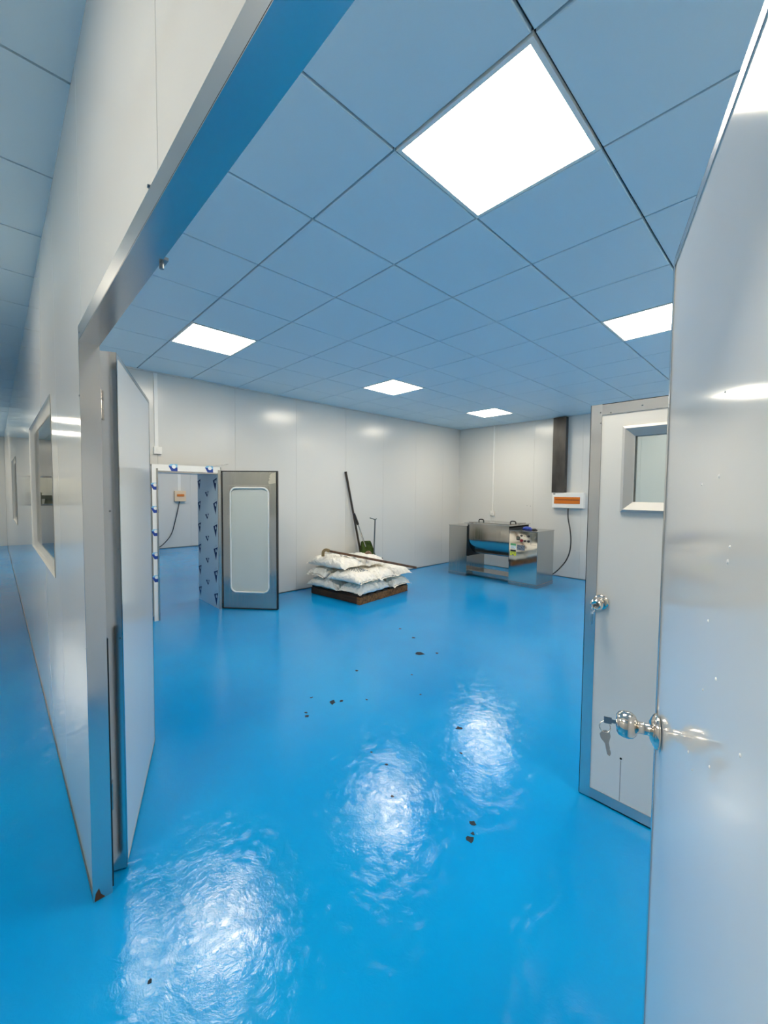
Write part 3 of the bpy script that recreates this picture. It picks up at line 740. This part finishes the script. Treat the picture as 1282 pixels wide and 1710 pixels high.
# control front
def onf(name, x0, x1, z0, z1, m, y=-0.0045, par=cr, label=None): return obj(name, B(x0, x1, y, -0.003, z0, z1), M[m], par, label=label)
onf('instrument_frame', 0.43, 0.765, 0.70, 0.895, 'steel', -0.0042)
me_ = onf('meter', 0.520, 0.575, 0.765, 0.825, 'btn', -0.010, label='small dark square meter')
obj('meter_face', B(0.530, 0.565, -0.0108, -0.010, 0.785, 0.815), M['machine'], me_)
for x, z, m, r in ((0.607, 0.842, 'btn', .015), (0.665, 0.842, 'tan', .013), (0.728, 0.842, 'btn', .017), (0.610, 0.760, 'red', .022), (0.668, 0.757, 'btn', .015), (0.730, 0.757, 'btn', .017)):
    bm = bmesh.new(); cyl(bm, (x, -0.003, z), (x, -0.014, z), r * 1.15, n=16); cyl(bm, (x, -0.014, z), (x, -0.026, z), r, r * 0.8, 16)
    obj('push_button', bm, M[m], cr, smooth=40, label={'btn': 'dark push button', 'tan': 'amber push button', 'red': 'red push button'}[m])
onf('green_label', 0.412, 0.510, 0.665, 0.700, 'labelgreen', label='green strip of the white label')
onf('white_label', 0.412, 0.510, 0.612, 0.664, 'labelwhite')
onf('name_plate', 0.530, 0.665, 0.600, 0.685, 'plate', label='dark printed name plate')
onf('yellow_label', 0.405, 0.515, 0.498, 0.562, 'yellow', label='yellow warning label with black header')
onf('label_header', 0.412, 0.510, 0.563, 0.595, 'black')
bm = bmesh.new(); poly(bm, [(0.440, -0.0048, 0.499), (0.480, -0.0048, 0.499), (0.460, -0.0048, 0.528)], (0, 0.001, 0)); obj('label_triangle', bm, M['ink'], cr)
bm = bmesh.new()
for z, x0, x1 in ((0.55, 0.42, 0.455), (0.55, 0.47, 0.50), (0.535, 0.42, 0.45), (0.535, 0.475, 0.505)): box(bm, x0, x1, -0.0049, -0.004, z - 0.003, z + 0.003)
for z, x0, x1 in ((0.648, 0.42, 0.50), (0.632, 0.42, 0.48), (0.620, 0.42, 0.495)): box(bm, x0, x1, -0.0049, -0.004, z - 0.002, z + 0.002)
obj('label_print', bm, M['ink'], cr, kind='stuff')
bm = bmesh.new(); cyl(bm, (0.835, -0.003, 0.825), (0.835, -0.012, 0.825), 0.018, n=16)
obj('cabinet_lock', bm, M['chrome'], cr, smooth=40)
# door outline lines on control cabinet
bm = bmesh.new(); box(bm, 0.768, 0.771, -0.0045, -0.0028, 0.705, 0.885); box(bm, 0.765, 0.86, -0.0045, -0.0028, 0.702, 0.705)
obj('sheet_joint', bm, M['ink'], cr)

# blue bag on the cabinet
def crumple(name, loc, sx, sy, sz, m, label, cat, seed):
    bm = bmesh.new(); bmesh.ops.create_icosphere(bm, subdivisions=4, radius=1)
    for v in bm.verts:
        n_ = noise.noise(v.co * 2.3 + Vector((seed, 0, 0))) + 0.5 * noise.noise(v.co * 5 + Vector((0, seed, 0)))
        v.co *= 1 + 0.35 * n_
        v.co.x *= sx; v.co.y *= sy; v.co.z = max(v.co.z * sz, -0.35 * sz)
    zmin = min(v.co.z for v in bm.verts)
    for v in bm.verts: v.co.z -= zmin
    o = obj(name, bm, M[m], smooth=180); o.location = loc; tag(o, label, cat); return o
crumple('plastic_bag', (-3.255, 6.47, 0.926), 0.075, 0.045, 0.038, 'bluebag', 'crumpled blue plastic bag on the mixer control cabinet', 'bag', 3)
crumple('glove', (-3.145, 6.50, 0.926), 0.05, 0.03, 0.018, 'black', 'small black glove beside the blue bag on the mixer', 'glove', 8)

# ------------------------------------------------------------------ pallet
PA = math.radians(187)        # local x runs along the left-facing side, local y = depth negative
pal = thing('wooden_pallet', (-4.15, 3.545, 0), 0, 'low dark wooden pallet under the white sacks', 'pallet')
ea = Vector((math.cos(PA), math.sin(PA), 0)); eb = Vector((math.sin(PA), -math.cos(PA), 0))  # eb = rotate ea by -90deg
def PBx(s0, s1, t0, t1, z0, z1, bev=0.0):
    bm = B(s0, s1, t0, t1, z0, z1, bevel=bev)
    m = Matrix((( ea.x, eb.x, 0), (ea.y, eb.y, 0), (0, 0, 1))).to_4x4()
    bmesh.ops.transform(bm, matrix=m, verts=bm.verts)
    if m.determinant() < 0: bmesh.ops.reverse_faces(bm, faces=bm.faces)
    return bm
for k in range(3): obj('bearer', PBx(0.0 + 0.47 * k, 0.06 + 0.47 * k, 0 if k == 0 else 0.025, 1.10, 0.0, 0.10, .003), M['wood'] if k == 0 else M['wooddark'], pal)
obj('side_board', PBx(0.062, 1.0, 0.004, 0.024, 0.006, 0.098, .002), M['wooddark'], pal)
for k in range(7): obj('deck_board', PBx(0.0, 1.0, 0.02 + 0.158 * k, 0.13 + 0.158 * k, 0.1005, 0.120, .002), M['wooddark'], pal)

# ------------------------------------------------------------------ sacks
def sack(s, t, z, ang, L, Wd, H, seed, label, tilt=0.0, roll=0.0, printed=False):
    bm = bmesh.new(); nu, nv = 56, 40; top = {}; bot = {}
    rnd = Vector((seed * 3.1, seed * 1.7, 0))
    for i in range(nu + 1):
        for j in range(nv + 1):
            u = -1 + 2 * i / nu; v = -1 + 2 * j / nv
            x = L / 2 * u * (1 - 0.09 * (1 - v * v) * abs(u) ** 3); y = Wd / 2 * v * (1 - 0.10 * (1 - u * u) * abs(v) ** 3 * -0.3 - 0.08 * abs(u) ** 5 * (1 - abs(v)))
            th = (max(0, 1 - abs(u) ** 4)) ** 0.5 * (max(0, 1 - abs(v) ** 4)) ** 0.42
            w = 0.014 * noise.noise(Vector((x * 6, y * 6, 0)) + rnd) - 0.035 * abs(noise.noise(Vector((x * 8, y * 15, 1)) + rnd)) - 0.012 * abs(noise.noise(Vector((x * 25, y * 19, 4)) + rnd))
            cr_ = 0.022 * math.sin(14 * math.atan2(abs(v) - 1, abs(u) - 1.02) + seed) * math.exp(-5 * ((1 - abs(u)) ** 2 + (1 - abs(v)) ** 2)) 
            w -= 0.022 * abs(u) ** 5 * abs(math.sin(v * 8 + seed)) + 0.012 * math.exp(-((u - 0.25 * math.sin(seed)) * 9 + 3 * v) ** 2)
            droop = -0.030 * abs(u) ** 4 - 0.018 * abs(v) ** 4
            edge = (i in (0, nu)) or (j in (0, nv))
            zc = H * 0.42 + droop + 0.010 * noise.noise(Vector((u * 2, v * 2, seed)))
            zt = zc + (0 if edge else H * 0.56 * th + (w + cr_) * th ** 0.3)
            zb = zc - (0 if edge else H * 0.42 * th + 0.3 * w)
            top[i, j] = bm.verts.new((x, y, zt))
            bot[i, j] = top[i, j] if edge else bm.verts.new((x, y, zb))
    for i in range(nu):
        for j in range(nv):
            bm.faces.new((top[i, j], top[i + 1, j], top[i + 1, j + 1], top[i, j + 1]))
            q = (bot[i, j + 1], bot[i + 1, j + 1], bot[i + 1, j], bot[i, j])
            if set(q) != {top[i, j], top[i + 1, j], top[i + 1, j + 1], top[i, j + 1]}: bm.faces.new(q)
    # hem tabs at both ends
    for sgn in (-1, 1):
        i = 0 if sgn < 0 else nu; prev = None
        for j in range(nv + 1):
            a = top[i, j]; c = a.co + Vector((sgn * (0.022 + 0.008 * noise.noise(Vector((j * 0.7, seed, sgn)))), 0, -0.004 + 0.012 * noise.noise(Vector((j * 0.5, seed * 2, sgn)))))
            b_ = bm.verts.new(c)
            if prev: bm.faces.new((prev[0], a, b_, prev[1]))
            prev = (a, b_)
    P = Vector((-4.15, 3.545, 0)) + ea * s + eb * t
    e = bpy.data.meshes.new('sack_body')
    bm.normal_update(); bmesh.ops.recalc_face_normals(bm, faces=bm.faces)
    bm.to_mesh(e); bm.free(); e.materials.append(M['sack'])
    for p in e.polygons: p.use_smooth = True
    o = bpy.data.objects.new('white_sack', e); COL.objects.link(o)
    o.location = (P.x, P.y, z); o.rotation_euler = (roll, tilt, PA + ang)
    tag(o, label, 'sack', 'white woven sacks stacked on the pallet')
    if printed:
        bm = bmesh.new(); r_ = random.Random(7)
        for row in range(5):
            yy_ = -0.12 + row * 0.042; xx = -0.20 + r_.uniform(0, .03)
            while xx < 0.05 + 0.02 * r_.random():
                w1 = r_.uniform(0.008, 0.03)
                zf = lambda X, Y: H * 0.42 + H * 0.56 * (max(0, 1 - abs(2 * X / L) ** 4)) ** 0.5 * (max(0, 1 - abs(2 * Y / Wd) ** 4)) ** 0.42 + 0.012
                za, zb2 = zf(xx, yy_), zf(xx + w1, yy_)
                poly(bm, [(xx, yy_, za), (xx + w1, yy_, zb2), (xx + w1, yy_ + 0.011, zb2), (xx, yy_ + 0.011, za)], (0, 0, -0.010))
                xx += w1 + r_.uniform(0.02, 0.04)
        obj('printed_text', bm, M['print'], o, label='faded grey printed lines', kind='stuff')
    return o
R90 = math.radians(90)
zA, zB, zC = 0.124, 0.276, 0.428
# layer 1
sack(0.20, 0.325, zA, R90, 0.66, 0.44, 0.150, 1, 'white sack at the near front corner, bottom layer on the pallet')
sack(0.755, 0.19, zA, 0, 0.62, 0.44, 0.150, 2, 'white sack in the bottom layer at the left front side of the pallet')
sack(0.27, 0.885, zA + 0.001, 0.0, 0.66, 0.42, 0.138, 3, 'white sack in the bottom layer at the right end of the pallet')
sack(0.81, 0.74, zA, R90, 0.60, 0.38, 0.150, 4, 'white sack hidden at the back of the bottom layer')
# layer 2
sack(0.30, 0.165, zB, 0.0, 0.66, 0.39, 0.150, 5, 'white sack with grey printed lines, middle layer at the front corner', printed=True)
sack(0.87, 0.245, zB, R90, 0.58, 0.40, 0.148, 6, 'white sack end poking out of the middle layer at left')
sack(0.28, 0.56, zB, 0.0, 0.66, 0.36, 0.148, 7, 'plain white sack in the middle layer behind the printed sack')
sack(0.28, 0.94, zB, 0.0, 0.66, 0.37, 0.148, 8, 'white sack at the far right end of the middle layer')
sack(0.82, 0.76, zB, R90, 0.38, 0.36, 0.148, 9, 'white sack hidden at the back of the middle layer')
# layer 3
sack(0.70, 0.225, zC, 0.0, 0.78, 0.44, 0.165, 10, 'large white sack on top of the stack at left')
sack(0.60, 0.665, zC, 0.0, 0.70, 0.40, 0.150, 11, 'white sack on top of the stack beneath the brown bar')

# brown bar with bent flat end lying on the sacks
p0 = Vector((-4.03, 4.552, 0.41)); p1 = Vector((-4.86, 3.555, 0.662))
br = thing('brown_bar', p1, 0, 'long brown metal bar with a bent end lying on the sacks', 'bar')
def strip(bm, pts, side, w, th):
    side = Vector(side).normalized(); rows = []
    for i, p in enumerate(pts):
        t = (pts[min(i + 1, len(pts) - 1)] - pts[max(i - 1, 0)]).normalized(); n = t.cross(side).normalized()
        rows.append([bm.verts.new(p + side * a * w / 2 + n * b * th / 2) for a, b in ((-1, -1), (1, -1), (1, 1), (-1, 1))])
    for a, b in zip(rows[:-1], rows[1:]):
        for k in range(4): bm.faces.new((a[k], a[(k + 1) % 4], b[(k + 1) % 4], b[k]))
    bm.faces.new(rows[0][::-1]); bm.faces.new(rows[-1])
dv = (p0 - p1); dn = dv.normalized(); sidev = dn.cross(Vector((0, 0, 1)))
bm = bmesh.new(); strip(bm, [Vector((0, 0, 0)) + dv * k for k in (0, 0.5, 1)], sidev, 0.040, 0.030)
obj('bar_shaft', bm, M['brownbar'], br)
bm = bmesh.new(); strip(bm, smooth_path([(0, 0, 0.002), -dn * 0.05 + Vector((0, 0, 0.008)), -dn * 0.085 + Vector((0, 0, -0.015)), -dn * 0.095 + Vector((0, 0, -0.05)), -dn * 0.095 + Vector((0, 0, -0.095))], 5), sidev, 0.05, 0.042)
obj('bent_end', bm, M['tanbar'], br, label='tan flat bent end')

# ------------------------------------------------------------------ cleaning tools behind the pallet
# long dark broom leaning on the wall
bt = Vector((-5.422, 4.30, 1.88)); bf = Vector((-5.335, 4.66, 0.10)); 
bro = thing('broom', bf, 0, 'long dark-handled broom leaning against the wall behind the pallet', 'broom')
bm = bmesh.new(); cyl(bm, (0, 0, 0), bt - bf, 0.019, 0.019, 14); cyl(bm, bt - bf - (bt - bf).normalized() * 0.03, bt - bf, 0.0215, 0.0215, 14)
obj('broom_handle', bm, M['handle'], bro, smooth=40)
bm = bmesh.new(); box(bm, -0.025, 0.025, -0.06, 0.10, -0.03, 0.02, bevel=0.01); obj('broom_head', bm, M['handle'], bro)
bm = bmesh.new(); box(bm, -0.028, 0.028, -0.07, 0.11, -0.099, -0.03, bevel=0.008); obj('bristles', bm, M['bristle'], bro)
# green long-handled dustpan standing upright
dp = thing('dustpan', (-5.27, 4.575, 0.0), 0, 'green long-handled dustpan standing behind the sacks', 'dustpan')
bm = bmesh.new(); nu, nv = 10, 12; V = []
for i in range(nu + 1):
    row = []
    for j in range(nv + 1):
        a = i / nu; b = -1 + 2 * j / nv
        hw = 0.105 + 0.115 * a ** 0.8
        row.append(bm.verts.new((0.02 + 0.075 * abs(b) ** 2.4 * (0.5 + 0.5 * a) + 0.02 * a, b * hw + 0.03 * a, 0.70 - 0.42 * a)))
    V.append(row)
for i in range(nu):
    for j in range(nv): bm.faces.new((V[i][j], V[i + 1][j], V[i + 1][j + 1], V[i][j + 1]))
bmesh.ops.solidify(bm, geom=bm.faces[:], thickness=0.004)
obj('pan', bm, M['green'], dp, smooth=60, label='green scoop-shaped pan')
bm = bmesh.new(); box(bm, 0.02, 0.05, 0.13, 0.19, 0.0, 0.32, bevel=0.006); obj('pan_foot', bm, M['green'], dp)
bm = bmesh.new(); tube(bm, [(0.03, 0.02, 0.60), (0.02, -0.06, 0.80), (0.0, -0.125, 0.99)], 0.013, 10); obj('pan_tube', bm, M['chrome'], dp, smooth=60, label='bright metal tube')
bm = bmesh.new(); tube(bm, [(0.0, -0.125, 0.985), (-0.012, -0.16, 1.08), (-0.02, -0.20, 1.175)], 0.021, 10); obj('pan_grip', bm, M['black'], dp, smooth=60, label='black rubber grip')
# small tan brush resting in the pan
hb_ = thing('hand_brush', (-5.10, 4.53, 0.0), 0, 'worn tan-bristled brush head in front of the green dustpan', 'brush')
bm = bmesh.new(); bmesh.ops.create_uvsphere(bm, u_segments=18, v_segments=10, radius=1)
for v in bm.verts:
    v.co = Vector((v.co.x * 0.03, v.co.y * 0.10, 0.45 + v.co.z * (0.10 if v.co.z > 0 else 0.04)))
obj('bristles', bm, M['bristle'], hb_, smooth=True)
bm = bmesh.new(); box(bm, -0.02, 0.02, 0.05, 0.09, 0.0, 0.44, bevel=0.006); obj('brush_block', bm, M['handle'], hb_)
# thin grey rod with hook, dark block at foot
rd = thing('scraper', (-5.08, 4.65, 0.0), 0, 'thin grey rod with a small hooked top standing by the wall', 'scraper')
bm = bmesh.new(); tube(bm, [(0, 0.0, 0.30), (0, 0.0, 0.62), (0, 0.012, 0.9), (0, 0.018, 1.075)], 0.012, 10); obj('rod', bm, M['greymetal'], rd, smooth=60)
bm = bmesh.new(); tube(bm, [(0, 0.05, 1.085), (0, 0.018, 1.073), (0, -0.045, 1.09), (0, -0.10, 1.105)], 0.009, 8); obj('hooked_top', bm, M['greymetal'], rd, smooth=60)
bm = bmesh.new(); box(bm, 0.015, 0.07, 0.0, 0.15, 0.33, 0.42, bevel=0.015); obj('scraper_head', bm, M['black'], rd, label='dark block at the foot of the rod')
bm = bmesh.new(); box(bm, 0.02, 0.065, 0.02, 0.17, 0.0, 0.328, bevel=0.01); obj('bristles', bm, M['bristle'], rd)

# ------------------------------------------------------------------ room beyond the corridor's end window (seen in reflections)
t = thing('ceiling_light', (-16.5, -0.8, CEIL), 0, 'square ceiling light panel beyond the window at the corridor end', 'ceiling light')
obj('diffuser', B(-0.3, 0.3, -0.3, 0.3, -0.008, -0.001), M['led'], t)
t = thing('ceiling_light', (1.1, 1.6, CEIL), 0, 'square ceiling light panel of the side room behind the far leaf', 'ceiling light')
obj('diffuser', B(-0.3, 0.3, -0.3, 0.3, -0.008, -0.001), M['led'], t)
t = thing('steel_rack', (-16.6, -1.35, 0), 0, 'stainless tray rack beyond the window at the corridor end', 'rack')
for a in (-0.22, 0.22):
    for b in (-0.36, 0.36): obj('post', B(a - .015, a + .015, b - .015, b + .015, 0, 1.85), M['steelb'], t)
for q in range(11): obj('shelf', B(-0.22, 0.22, -0.36, 0.36, 0.25 + 0.145 * q, 0.265 + 0.145 * q), M['steelb'], t)
t = thing('processing_machine', (-16.3, -0.62, 0), 0, 'grey green machine beyond the window at the corridor end', 'machine')
obj('machine_base', B(-0.3, 0.3, -0.3, 0.3, 0, 0.95, bevel=0.01), M['steelb'], t)
bm = bmesh.new(); cyl(bm, (0, -0.1, 0.951), (0, -0.1, 1.25), 0.16, 0.10); box(bm, -0.12, 0.12, 0.08, 0.26, 0.951, 1.45, bevel=0.02); cyl(bm, (0, -0.1, 1.25), (0, -0.1, 1.36), 0.2, 0.24)
obj('machine_head', bm, M['machine'], t, smooth=40)
